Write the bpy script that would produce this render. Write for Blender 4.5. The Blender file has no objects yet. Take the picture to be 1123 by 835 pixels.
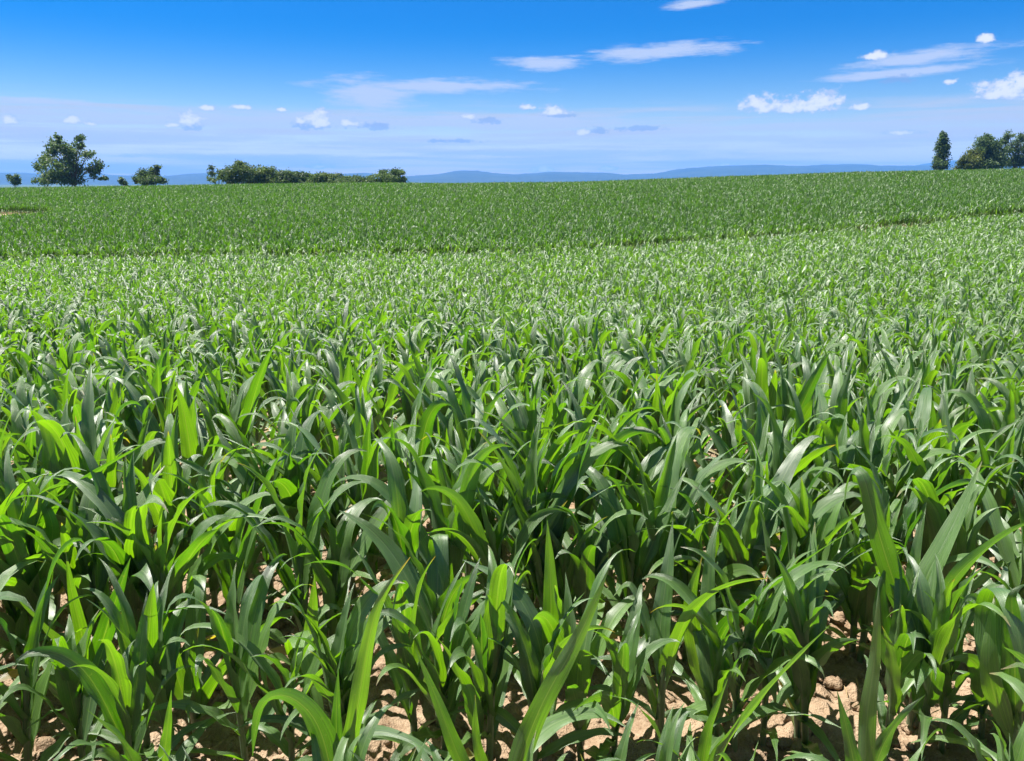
import bpy, math, random
import numpy as np

R = math.radians
rng = np.random.default_rng(7)
random.seed(7)
scene = bpy.context.scene
COL = scene.collection

# ------------------------------------------------------------------ camera model
PW, PH = 1123.0, 835.0
CX, CY, F = PW / 2, PH / 2, 848.0
PITCH = R(14.4)
EYE = np.array([0.0, 0.0, 1.7])
FWD = np.array([0, math.cos(PITCH), -math.sin(PITCH)])
UPV = np.array([0, math.sin(PITCH), math.cos(PITCH)])

def ray(px, py):
    d = FWD + np.array([1.0, 0, 0]) * (px - CX) / F + UPV * (CY - py) / F
    return d / np.linalg.norm(d)

def azel(px, py):
    d = ray(px, py)
    return math.degrees(math.atan2(d[0], d[1])), math.degrees(math.asin(d[2]))

def at_y(px, py, y):
    d = ray(px, py)
    return EYE + d * (y / d[1])

# ------------------------------------------------------------------ terrain
_ky = [-60, 0, 2, 4, 7, 10, 14, 20, 27, 33, 40, 60, 80, 90, 100, 115, 150, 220, 400, 1000, 3000, 20000]
_kz = [0.3, 0, 0, -.13, -.36, -.72, -1.15, -1.45, -1.6, -1.5, -1.22, -.48, .5, .86, .92, .7, -.8, -3.2, -8, -18, -20, -20]
_fy = np.concatenate([np.arange(-60, 400, 0.5), np.geomspace(400, 20000, 300)])
_fz = np.interp(_fy, _ky, _kz)
for _ in range(5):
    k = np.array([1, 2, 3, 4, 3, 2, 1.]); k /= k.sum()
    _fz = np.convolve(np.pad(_fz, 3, mode='edge'), k, 'valid')
_fz -= np.interp(2.0, _fy, _fz)

def ground(x, y):
    x = np.asarray(x, float); y = np.asarray(y, float)
    z = np.interp(y, _fy, _fz)
    s = np.clip((y - 8) / 22, 0, 1); s = s * s * (3 - 2 * s)
    s = s * np.clip(1 - (y - 150) / 600, 0, 1)
    pos = np.clip(x, 0, 110); neg = np.clip(-x, 0, 110)
    z = z + s * (0.029 * pos * pos / (pos + 6) - 0.0095 * neg)
    z = z + s * 0.12 * np.sin(x * 0.09 + 1) * np.sin(y * 0.11)
    return z

# ------------------------------------------------------------------ helpers
def tag(o, label=None, cat=None, group=None, kind=None):
    if label: o['label'] = label
    if cat: o['category'] = cat
    if group: o['group'] = group
    if kind: o['kind'] = kind
    return o

def link(name, mesh, parent=None):
    o = bpy.data.objects.new(name, mesh)
    COL.objects.link(o)
    if parent is not None:
        o.parent = parent
    return o

def empty(name, loc, rz=0.0, s=1.0):
    o = bpy.data.objects.new(name, None)
    o.empty_display_size = 0.1
    COL.objects.link(o)
    o.location = loc
    o.rotation_euler = (0, 0, rz)
    o.scale = (s, s, s)
    return o

def make_mesh(name, V, Fq, mat=None, uv=None, attr=None, smooth=True):
    """V (n,3), Fq list/array of quads or tris (m,k); uv per vertex (n,2); attr per-vertex float 'rnd'"""
    me = bpy.data.meshes.new(name)
    V = np.asarray(V, np.float32); Fq = np.asarray(Fq, np.int32)
    k = Fq.shape[1]
    me.vertices.add(len(V)); me.vertices.foreach_set('co', V.ravel())
    me.loops.add(Fq.size); me.loops.foreach_set('vertex_index', Fq.ravel())
    me.polygons.add(len(Fq))
    me.polygons.foreach_set('loop_start', np.arange(0, Fq.size, k, dtype=np.int32))
    me.polygons.foreach_set('loop_total', np.full(len(Fq), k, np.int32))
    if smooth:
        me.polygons.foreach_set('use_smooth', np.ones(len(Fq), bool))
    if uv is not None:
        l = me.uv_layers.new(name='UVMap')
        l.data.foreach_set('uv', np.asarray(uv, np.float32)[Fq.ravel()].ravel())
    if attr is not None:
        a = me.attributes.new('rnd', 'FLOAT', 'POINT')
        a.data.foreach_set('value', np.asarray(attr, np.float32))
    me.update(); me.validate()
    if mat: me.materials.append(mat)
    return me

def vnoise(x, y, seed=0):
    xi = np.floor(x).astype(np.int64); yi = np.floor(y).astype(np.int64)
    fx = x - xi; fy = y - yi
    fx = fx * fx * (3 - 2 * fx); fy = fy * fy * (3 - 2 * fy)
    def h(a, b):
        n = (a * 374761393 + b * 668265263 + seed * 1442695041) & 0xffffffff
        n = ((n ^ (n >> 13)) * 1274126177) & 0xffffffff
        return ((n ^ (n >> 16)) & 0xffff) / 65535.0
    return (h(xi, yi) * (1 - fx) + h(xi + 1, yi) * fx) * (1 - fy) + (h(xi, yi + 1) * (1 - fx) + h(xi + 1, yi + 1) * fx) * fy

# ------------------------------------------------------------------ node DSL
class NT:
    def __init__(self, tree): self.t = tree; self.l = tree.links
    def n(self, typ, **kw):
        nd = self.t.nodes.new(typ)
        for k, v in kw.items(): setattr(nd, k, v)
        return nd
    def put(self, sock, v):
        if isinstance(v, bpy.types.NodeSocket): self.l.new(v, sock)
        else: sock.default_value = v
    def m(self, op, a, b=0.0, c=None, clamp=False):
        nd = self.n('ShaderNodeMath', operation=op, use_clamp=clamp)
        self.put(nd.inputs[0], a); self.put(nd.inputs[1], b)
        if c is not None: self.put(nd.inputs[2], c)
        return nd.outputs[0]
    def v(self, op, a, b=None):
        nd = self.n('ShaderNodeVectorMath', operation=op)
        self.put(nd.inputs[0], a)
        if b is not None: self.put(nd.inputs[1], b)
        return nd.outputs['Value'] if op in ('LENGTH', 'DOT_PRODUCT') else nd.outputs[0]
    def step(self, x, lo, hi, o0=0.0, o1=1.0):
        nd = self.n('ShaderNodeMapRange', interpolation_type='SMOOTHSTEP')
        self.put(nd.inputs[0], x)
        nd.inputs[1].default_value = lo; nd.inputs[2].default_value = hi
        nd.inputs[3].default_value = o0; nd.inputs[4].default_value = o1
        return nd.outputs[0]
    def mix(self, f, a, b, blend='MIX'):
        nd = self.n('ShaderNodeMix', data_type='RGBA', blend_type=blend)
        self.put(nd.inputs[0], f)
        for s, v in ((nd.inputs[6], a), (nd.inputs[7], b)):
            if isinstance(v, tuple) and len(v) == 3: v = (*v, 1.0)
            self.put(s, v)
        return nd.outputs[2]
    def noise(self, vec, scale, detail=3.0, rough=0.55):
        nd = self.n('ShaderNodeTexNoise')
        if vec is not None: self.put(nd.inputs['Vector'], vec)
        nd.inputs['Scale'].default_value = scale
        nd.inputs['Detail'].default_value = detail
        nd.inputs['Roughness'].default_value = rough
        return nd.outputs[0]

def new_mat(name):
    m = bpy.data.materials.new(name); m.use_nodes = True
    m.node_tree.nodes.clear()
    t = NT(m.node_tree)
    out = t.n('ShaderNodeOutputMaterial')
    return m, t, out

# ------------------------------------------------------------------ materials
def leaf_material(name, c_dark, c_light, trans, tw, rough, spec, veins=True, wax=0.85):
    m, t, out = new_mat(name)
    uvn = t.n('ShaderNodeUVMap'); uvn.uv_map = 'UVMap'
    sep = t.n('ShaderNodeSeparateXYZ'); t.l.new(uvn.outputs[0], sep.inputs[0])
    u, v = sep.outputs[0], sep.outputs[1]
    oi = t.n('ShaderNodeObjectInfo')
    at = t.n('ShaderNodeAttribute', attribute_name='rnd')
    r = t.m('FRACT', t.m('ADD', oi.outputs['Random'], at.outputs['Fac']))
    col = t.mix(r, c_dark, c_light)
    bump = None
    if veins:
        cmb = t.n('ShaderNodeCombineXYZ')
        t.put(cmb.inputs[0], t.m('MULTIPLY', u, 1.0)); t.put(cmb.inputs[1], t.m('MULTIPLY', v, 0.06)); t.put(cmb.inputs[2], t.m('MULTIPLY', r, 40.0))
        nz = t.noise(cmb.outputs[0], 34.0, 2.0, 0.6)
        col = t.mix(t.step(nz, 0.35, 0.68), t.mix(0.5, col, (0.0, 0.012, 0.0)), col)
        nb = t.noise(cmb.outputs[0], 7.0, 2.0, 0.5)
        col = t.mix(t.step(nb, 0.35, 0.7, 0.0, 0.35), col, (0.10, 0.24, 0.018))
        rib = t.step(t.m('ABSOLUTE', t.m('SUBTRACT', u, 0.5)), 0.010, 0.030, 0.62, 0.0)
        col = t.mix(rib, col, (0.16, 0.26, 0.09))
        # yellowed, dry tips on a few leaves
        tip = t.m('MULTIPLY', t.step(v, 0.9, 1.0), t.step(r, 0.75, 0.95))
        col = t.mix(tip, col, (0.25, 0.20, 0.08))
        wv = t.n('ShaderNodeTexWave', wave_type='BANDS', bands_direction='X', wave_profile='SIN')
        t.put(wv.inputs['Vector'], uvn.outputs[0]); wv.inputs['Scale'].default_value = 6.5
        wv.inputs['Distortion'].default_value = 0.4
        bp = t.n('ShaderNodeBump'); bp.inputs['Strength'].default_value = 0.5; bp.inputs['Distance'].default_value = 0.005
        t.put(bp.inputs['Height'], t.m('ADD', wv.outputs['Fac'], t.m('MULTIPLY', nz, 1.2)))
        bump = bp.outputs[0]
    if veins:
        # withered lower leaves, and pale dusty flecks
        dry = t.step(at.outputs['Fac'], 1.4, 1.6)
        dcol = t.mix(nb, (0.16, 0.20, 0.03), (0.42, 0.30, 0.13))
        col = t.mix(t.m('MULTIPLY', dry, t.step(v, 0.1, 0.55, 0.35, 1.0)), col, dcol)
        g2 = t.n('ShaderNodeNewGeometry')
        fl = t.noise(g2.outputs['Position'], 140.0, 2.0, 0.5)
        col = t.mix(t.step(fl, 0.66, 0.74, 0.0, 0.35), col, (0.22, 0.27, 0.12))
    p = t.n('ShaderNodeBsdfPrincipled')
    t.put(p.inputs['Base Color'], col)
    if veins:
        t.put(p.inputs['Roughness'], t.step(nb, 0.25, 0.75, rough - 0.1, rough + 0.12))
    else:
        p.inputs['Roughness'].default_value = rough
    p.inputs['Specular IOR Level'].default_value = spec
    if veins:
        p.inputs['IOR'].default_value = 1.7
        p.inputs['Coat Weight'].default_value = wax; p.inputs['Coat Roughness'].default_value = 0.50; p.inputs['Coat IOR'].default_value = 2.3
        t.put(p.inputs['Coat Normal'], bump)
        p.inputs['Sheen Weight'].default_value = 0.05; p.inputs['Sheen Roughness'].default_value = 0.45
        p.inputs['Sheen Tint'].default_value = (0.85, 1.0, 0.85, 1)
    tr = t.n('ShaderNodeBsdfTranslucent')
    t.put(tr.inputs['Color'], t.mix(1.0, col, trans, 'MULTIPLY'))
    if bump:
        t.put(p.inputs['Normal'], bump)
    ms = t.n('ShaderNodeMixShader'); ms.inputs[0].default_value = tw
    t.l.new(p.outputs[0], ms.inputs[1]); t.l.new(tr.outputs[0], ms.inputs[2])
    t.l.new(ms.outputs[0], out.inputs[0])
    return m

M_LEAF = leaf_material('corn_leaf', (0.034, 0.142, 0.003), (0.118, 0.285, 0.008), (2.1, 1.85, 0.35), 0.45, 0.50, 0.5, True, 1.0)
M_LEAF_SHADED = leaf_material('corn_leaf_painted_shade', (0.014, 0.078, 0.003), (0.050, 0.158, 0.005), (2.4, 2.2, 0.4), 0.36, 0.48, 0.45, True, 0.22)  # far slope's darker lighting and weaker glare put into the leaf colour
M_STALK = leaf_material('corn_stalk', (0.060, 0.13, 0.025), (0.095, 0.17, 0.035), (1.6, 1.5, 0.8), 0.2, 0.45, 0.4)

def soil_material(name, near=True):
    m, t, out = new_mat(name)
    geo = t.n('ShaderNodeNewGeometry')
    pos = geo.outputs['Position']
    n1 = t.noise(pos, 6.0, 5.0, 0.6); n2 = t.noise(pos, 55.0, 4.0, 0.65); n3 = t.noise(pos, 0.35, 3.0)
    col = t.mix(t.step(n1, 0.3, 0.7), (0.15, 0.096, 0.057), (0.32, 0.228, 0.152))
    col = t.mix(t.step(n2, 0.3, 0.75, 0.0, 0.6), col, (0.42, 0.32, 0.225))
    col = t.mix(t.step(n3, 0.4, 0.7, 0.0, 0.3), col, (0.27, 0.17, 0.10))
    ln = t.v('LENGTH', pos)
    nf = t.noise(pos, 0.006, 4.0)
    col = t.mix(t.step(ln, 125.0, 170.0), col, t.mix(t.step(nf, .4, .6), (0.035, 0.07, 0.02), (0.09, 0.11, 0.04)))
    p = t.n('ShaderNodeBsdfPrincipled')
    t.put(p.inputs['Base Color'], col)
    p.inputs['Roughness'].default_value = 0.95; p.inputs['Specular IOR Level'].default_value = 0.15
    bp = t.n('ShaderNodeBump'); bp.inputs['Strength'].default_value = 0.7; bp.inputs['Distance'].default_value = 0.022
    t.put(bp.inputs['Height'], t.m('ADD', n2, t.noise(pos, 160.0, 3.0)))
    t.put(p.inputs['Normal'], bp.outputs[0])
    t.l.new(p.outputs[0], out.inputs[0])
    return m

M_SOIL = soil_material('dry_soil')

def plain_material(name, c0, c1, scale, rough=0.9):
    m, t, out = new_mat(name)
    geo = t.n('ShaderNodeNewGeometry')
    n1 = t.noise(geo.outputs['Position'], scale, 4.0, 0.6)
    col = t.mix(t.step(n1, 0.3, 0.7), c0, c1)
    p = t.n('ShaderNodeBsdfPrincipled'); t.put(p.inputs['Base Color'], col)
    p.inputs['Roughness'].default_value = rough; p.inputs['Specular IOR Level'].default_value = 0.2
    t.l.new(p.outputs[0], out.inputs[0])
    return m

M_BARK = plain_material('bark', (0.05, 0.038, 0.028), (0.11, 0.085, 0.06), 3.0)
M_HILL = plain_material('wooded_hillside', (0.012, 0.024, 0.014), (0.03, 0.045, 0.02), 0.004)

def foliage_material(name, c0, c1):
    m, t, out = new_mat(name)
    at = t.n('ShaderNodeAttribute', attribute_name='rnd')
    col = t.mix(at.outputs['Fac'], c0, c1)
    p = t.n('ShaderNodeBsdfPrincipled'); t.put(p.inputs['Base Color'], col)
    p.inputs['Roughness'].default_value = 0.55; p.inputs['Specular IOR Level'].default_value = 0.3
    tr = t.n('ShaderNodeBsdfTranslucent'); t.put(tr.inputs['Color'], t.mix(1.0, col, (1.6, 1.6, 0.9), 'MULTIPLY'))
    ms = t.n('ShaderNodeMixShader'); ms.inputs[0].default_value = 0.33
    t.l.new(p.outputs[0], ms.inputs[1]); t.l.new(tr.outputs[0], ms.inputs[2]); t.l.new(ms.outputs[0], out.inputs[0])
    return m

M_FOL_DARK = foliage_material('dark_foliage', (0.026, 0.058, 0.02), (0.12, 0.18, 0.065))
M_FOL_MID = foliage_material('mid_foliage', (0.036, 0.07, 0.02), (0.13, 0.185, 0.06))
M_FOL_YEL = foliage_material('yellow_green_foliage', (0.05, 0.08, 0.015), (0.13, 0.15, 0.03))

# ------------------------------------------------------------------ corn leaf geometry
def ribbon(P, A, width, fold=(0.85, 0.18), roll=(0.0, 0.0), ruffle=0.007, rf=(4.0, 0.0), nc=4, base=0.55, wmax_at=0.30, seed=0.0, nrm=None):
    """leaf blade along spine points P (n,3); A horizontal heading of the leaf"""
    n = len(P)
    t = np.linspace(0, 1, n)
    T = np.gradient(P, axis=0); T /= np.linalg.norm(T, axis=1, keepdims=True)
    S = np.zeros((n, 3))
    s = np.cross(A, [0, 0, 1.0]) if nrm is None else np.cross(T[0], nrm)
    s /= np.linalg.norm(s)
    for i in range(n):                         # parallel transport
        s = s - T[i] * np.dot(s, T[i]); s /= np.linalg.norm(s); S[i] = s
    N = np.cross(S, T)
    ang = roll[0] + (roll[1] - roll[0]) * t ** 1.6
    c, sn = np.cos(ang)[:, None], np.sin(ang)[:, None]
    S, N = S * c + N * sn, N * c - S * sn
    x = np.clip(t / wmax_at, 0, 1); x = x * x * (3 - 2 * x)
    w = 0.5 * width * (base + (1 - base) * x) * (1 - t ** 2.6) * (1 - 0.22 * t)
    w = np.maximum(w, 0.0006)
    fa = fold[0] + (fold[1] - fold[0]) * np.clip(t / 0.45, 0, 1) ** 0.7
    cs = np.linspace(-1, 1, nc + 1)
    V = []; UV = []
    for i in range(n):
        for q in cs:
            lat = w[i] * q * math.cos(fa[i] * abs(q) ** 0.5)
            up = w[i] * abs(q) ** 1.25 * math.sin(fa[i])
            sg = 1 if q > 0 else -1
            rfl = ruffle * q * q * (w[i] / (0.5 * width)) * math.sin(6.283 * (rf[0] * t[i] + rf[1] + (0.3 if sg > 0 else 0)) + seed)
            V.append(P[i] + S[i] * lat + N[i] * (up + rfl))
            UV.append((0.5 + 0.5 * q, t[i]))
    k = nc + 1
    Fq = [(i * k + j, i * k + j + 1, (i + 1) * k + j + 1, (i + 1) * k + j) for i in range(n - 1) for j in range(nc)]
    return np.array(V), np.array(Fq), np.array(UV)

def spine_leaf(base, az, th0, bend, power, length, n, drift=0.0):
    t = np.linspace(0, 1, n)
    th = th0 + bend * t ** power
    th = np.minimum(th, R(172))
    a = az + drift * t ** 1.5
    d = np.stack([np.sin(th) * np.cos(a), np.sin(th) * np.sin(a), np.cos(th)], 1)
    mid = (d[1:] + d[:-1]) / 2
    P = np.concatenate([[base], base + np.cumsum(mid * length / (n - 1), axis=0)])
    return P

def tube(path, radii, k=7):
    path = np.asarray(path, float); n = len(path)
    T = np.gradient(path, axis=0); T /= np.linalg.norm(T, axis=1, keepdims=True) + 1e-9
    ref = np.array([0.3, 1, 0.05]); V = []; UV = []
    for i in range(n):
        s = np.cross(T[i], ref); s /= np.linalg.norm(s); b = np.cross(T[i], s)
        for j in range(k):
            a = 2 * math.pi * j / k
            V.append(path[i] + radii[i] * (math.cos(a) * s + math.sin(a) * b)); UV.append((j / k, i / max(1, n - 1)))
    Fq = [(i * k + j, i * k + (j + 1) % k, (i + 1) * k + (j + 1) % k, (i + 1) * k + j) for i in range(n - 1) for j in range(k)]
    return np.array(V), np.array(Fq), np.array(UV)

def plant_spec(rg, fold_share=0.62):
    """leaf parameters of one random maize plant about 0.9 m tall"""
    hs = rg.uniform(0.34, 0.46)
    n = int(rg.integers(9, 12))
    az0 = rg.uniform(0, 6.283)
    leaves = []
    for i in range(n):
        f = i / (n - 1)
        az = az0 + math.pi * (i % 2) + rg.normal(0, 0.35)
        h = 0.05 + (hs - 0.05) * f ** 0.9
        if f < 0.25:
            L, W = rg.uniform(0.32, 0.50), rg.uniform(0.048, 0.068)
            th0, bend, pw = R(rg.uniform(30, 55)), R(rg.uniform(50, 105)), rg.uniform(1.2, 2.0)
        elif f < 0.8:
            L, W = rg.uniform(0.44, 0.68), rg.uniform(0.078, 0.108)
            th0 = R(rg.uniform(8, 30))
            if rg.random() < fold_share: bend, pw = R(rg.uniform(95, 150)), rg.uniform(3.0, 6.0)
            else: bend, pw = R(rg.uniform(8, 45)), rg.uniform(1.5, 3.0)
        else:
            L, W = rg.uniform(0.30, 0.50), rg.uniform(0.058, 0.084)
            th0, bend, pw = R(rg.uniform(3, 16)), R(rg.uniform(5, 75)), rg.uniform(2.0, 4.0)
        leaves.append(dict(h=h, az=az, th0=th0, bend=bend, pw=pw, L=L, W=W, drift=rg.normal(0, 0.35),
                           roll=(rg.normal(0, 0.2), rg.normal(0, 0.8)), rf=(rg.uniform(2.5, 5), rg.uniform(0, 1)),
                           fold=(rg.uniform(0.7, 1.0), rg.uniform(0.08, 0.35) if f < 0.8 else rg.uniform(0.4, 0.8)),
                           ruffle=rg.uniform(0.004, 0.013)))
    return hs, leaves

def plant_parts(spec, nseg, nc, kst=7):
    hs, leaves = spec
    bendx, bendy = 0.02 * math.sin(hs * 99), 0.02 * math.cos(hs * 77)
    zz = np.linspace(-0.03, hs + 0.07, 8)
    path = np.stack([bendx * (zz / hs) ** 2, bendy * (zz / hs) ** 2, zz], 1)
    rad = np.interp(zz, [0, 0.1, hs, hs + 0.07], [0.0125, 0.0135, 0.0105, 0.004])
    parts = [('stalk', tube(path, rad, kst))]
    for i, l in enumerate(leaves):
        c = (bendx * (l['h'] / hs) ** 2, bendy * (l['h'] / hs) ** 2, l['h'])
        A = np.array([math.cos(l['az']), math.sin(l['az']), 0])
        b = np.array(c) + A * 0.008
        P = spine_leaf(b, l['az'], l['th0'], l['bend'], l['pw'], l['L'], nseg, l['drift'])
        parts.append(('leaf', ribbon(P, A, l['W'], l['fold'], l['roll'], l['ruffle'], l['rf'], nc, seed=i)))
    return parts

def joined(parts, name, seed, leaf_mat=None):
    Vs, Fs, Us, Rs, Ms = [], [], [], [], []; o = 0
    rg = np.random.default_rng(seed)
    for nm, (V, Fq, U) in parts:
        Vs.append(V); Fs.append(Fq + o); Us.append(U); Rs.append(np.full(len(V), rg.random()))
        Ms += [1 if nm == 'stalk' else 0] * len(Fq); o += len(V)
    me = make_mesh(name, np.concatenate(Vs), np.concatenate(Fs), leaf_mat or M_LEAF, np.concatenate(Us), np.concatenate(Rs))
    me.materials.append(M_STALK)
    me.polygons.foreach_set('material_index', np.array(Ms, np.int32))
    return me

NPROTO = 30
specs = [plant_spec(np.random.default_rng(100 + i), 0.70) for i in range(NPROTO)]

# ------------------------------------------------------------------ field layout
ROW_DIR = R(3.5)
rd = np.array([math.cos(ROW_DIR), math.sin(ROW_DIR)]); rn = np.array([-rd[1], rd[0]])
ROWS, INROW = 0.50, 0.12
FIRST = 1.45
pts = []
for j in range(0, 240):
    off = FIRST + ROWS * j
    half = 0.74 * off + 4.0
    step_ = 0.092 if off < 3.0 else INROW
    n = int(2 * half / step_)
    s = -half + step_ * np.arange(n) + rng.normal(0, 0.035, n) + rng.uniform(0, INROW)
    e = off + rng.normal(0, 0.035, n)
    p = rd[None] * s[:, None] + rn[None] * e[:, None]
    keep = rng.random(n) > (0.15 if 2.1 < off < 7 else 0.04)
    pts.append(np.concatenate([p[keep], np.full((keep.sum(), 1), j)], 1))
pts = np.concatenate(pts)
pts = pts[(pts[:, 1] > 1.1) & (pts[:, 1] < 112)]
# the tramline at the bottom of the dip, and a bare scorched patch far left
dipy = 31.5 + 0.36 * np.clip(pts[:, 0], 0, 60) + 0.05 * pts[:, 0]
gap = np.abs(pts[:, 1] - dipy) < 0.5 + 1.1 * vnoise(pts[:, 0] * 0.35, pts[:, 0] * 0, 12)
bare = (((pts[:, 0] + 38) / 6.0) ** 2 + ((pts[:, 1] - 54) / 8.5) ** 2 < 0.45 + vnoise(pts[:, 0] * .5, pts[:, 1] * .5, 14) * .9)
pts = pts[~gap & ~bare]
Z = ground(pts[:, 0], pts[:, 1])

def project(P):
    d = P - EYE
    dep = d @ FWD
    return CX + F * d[:, 0] / dep, CY - F * (d @ UPV) / dep, dep

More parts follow.
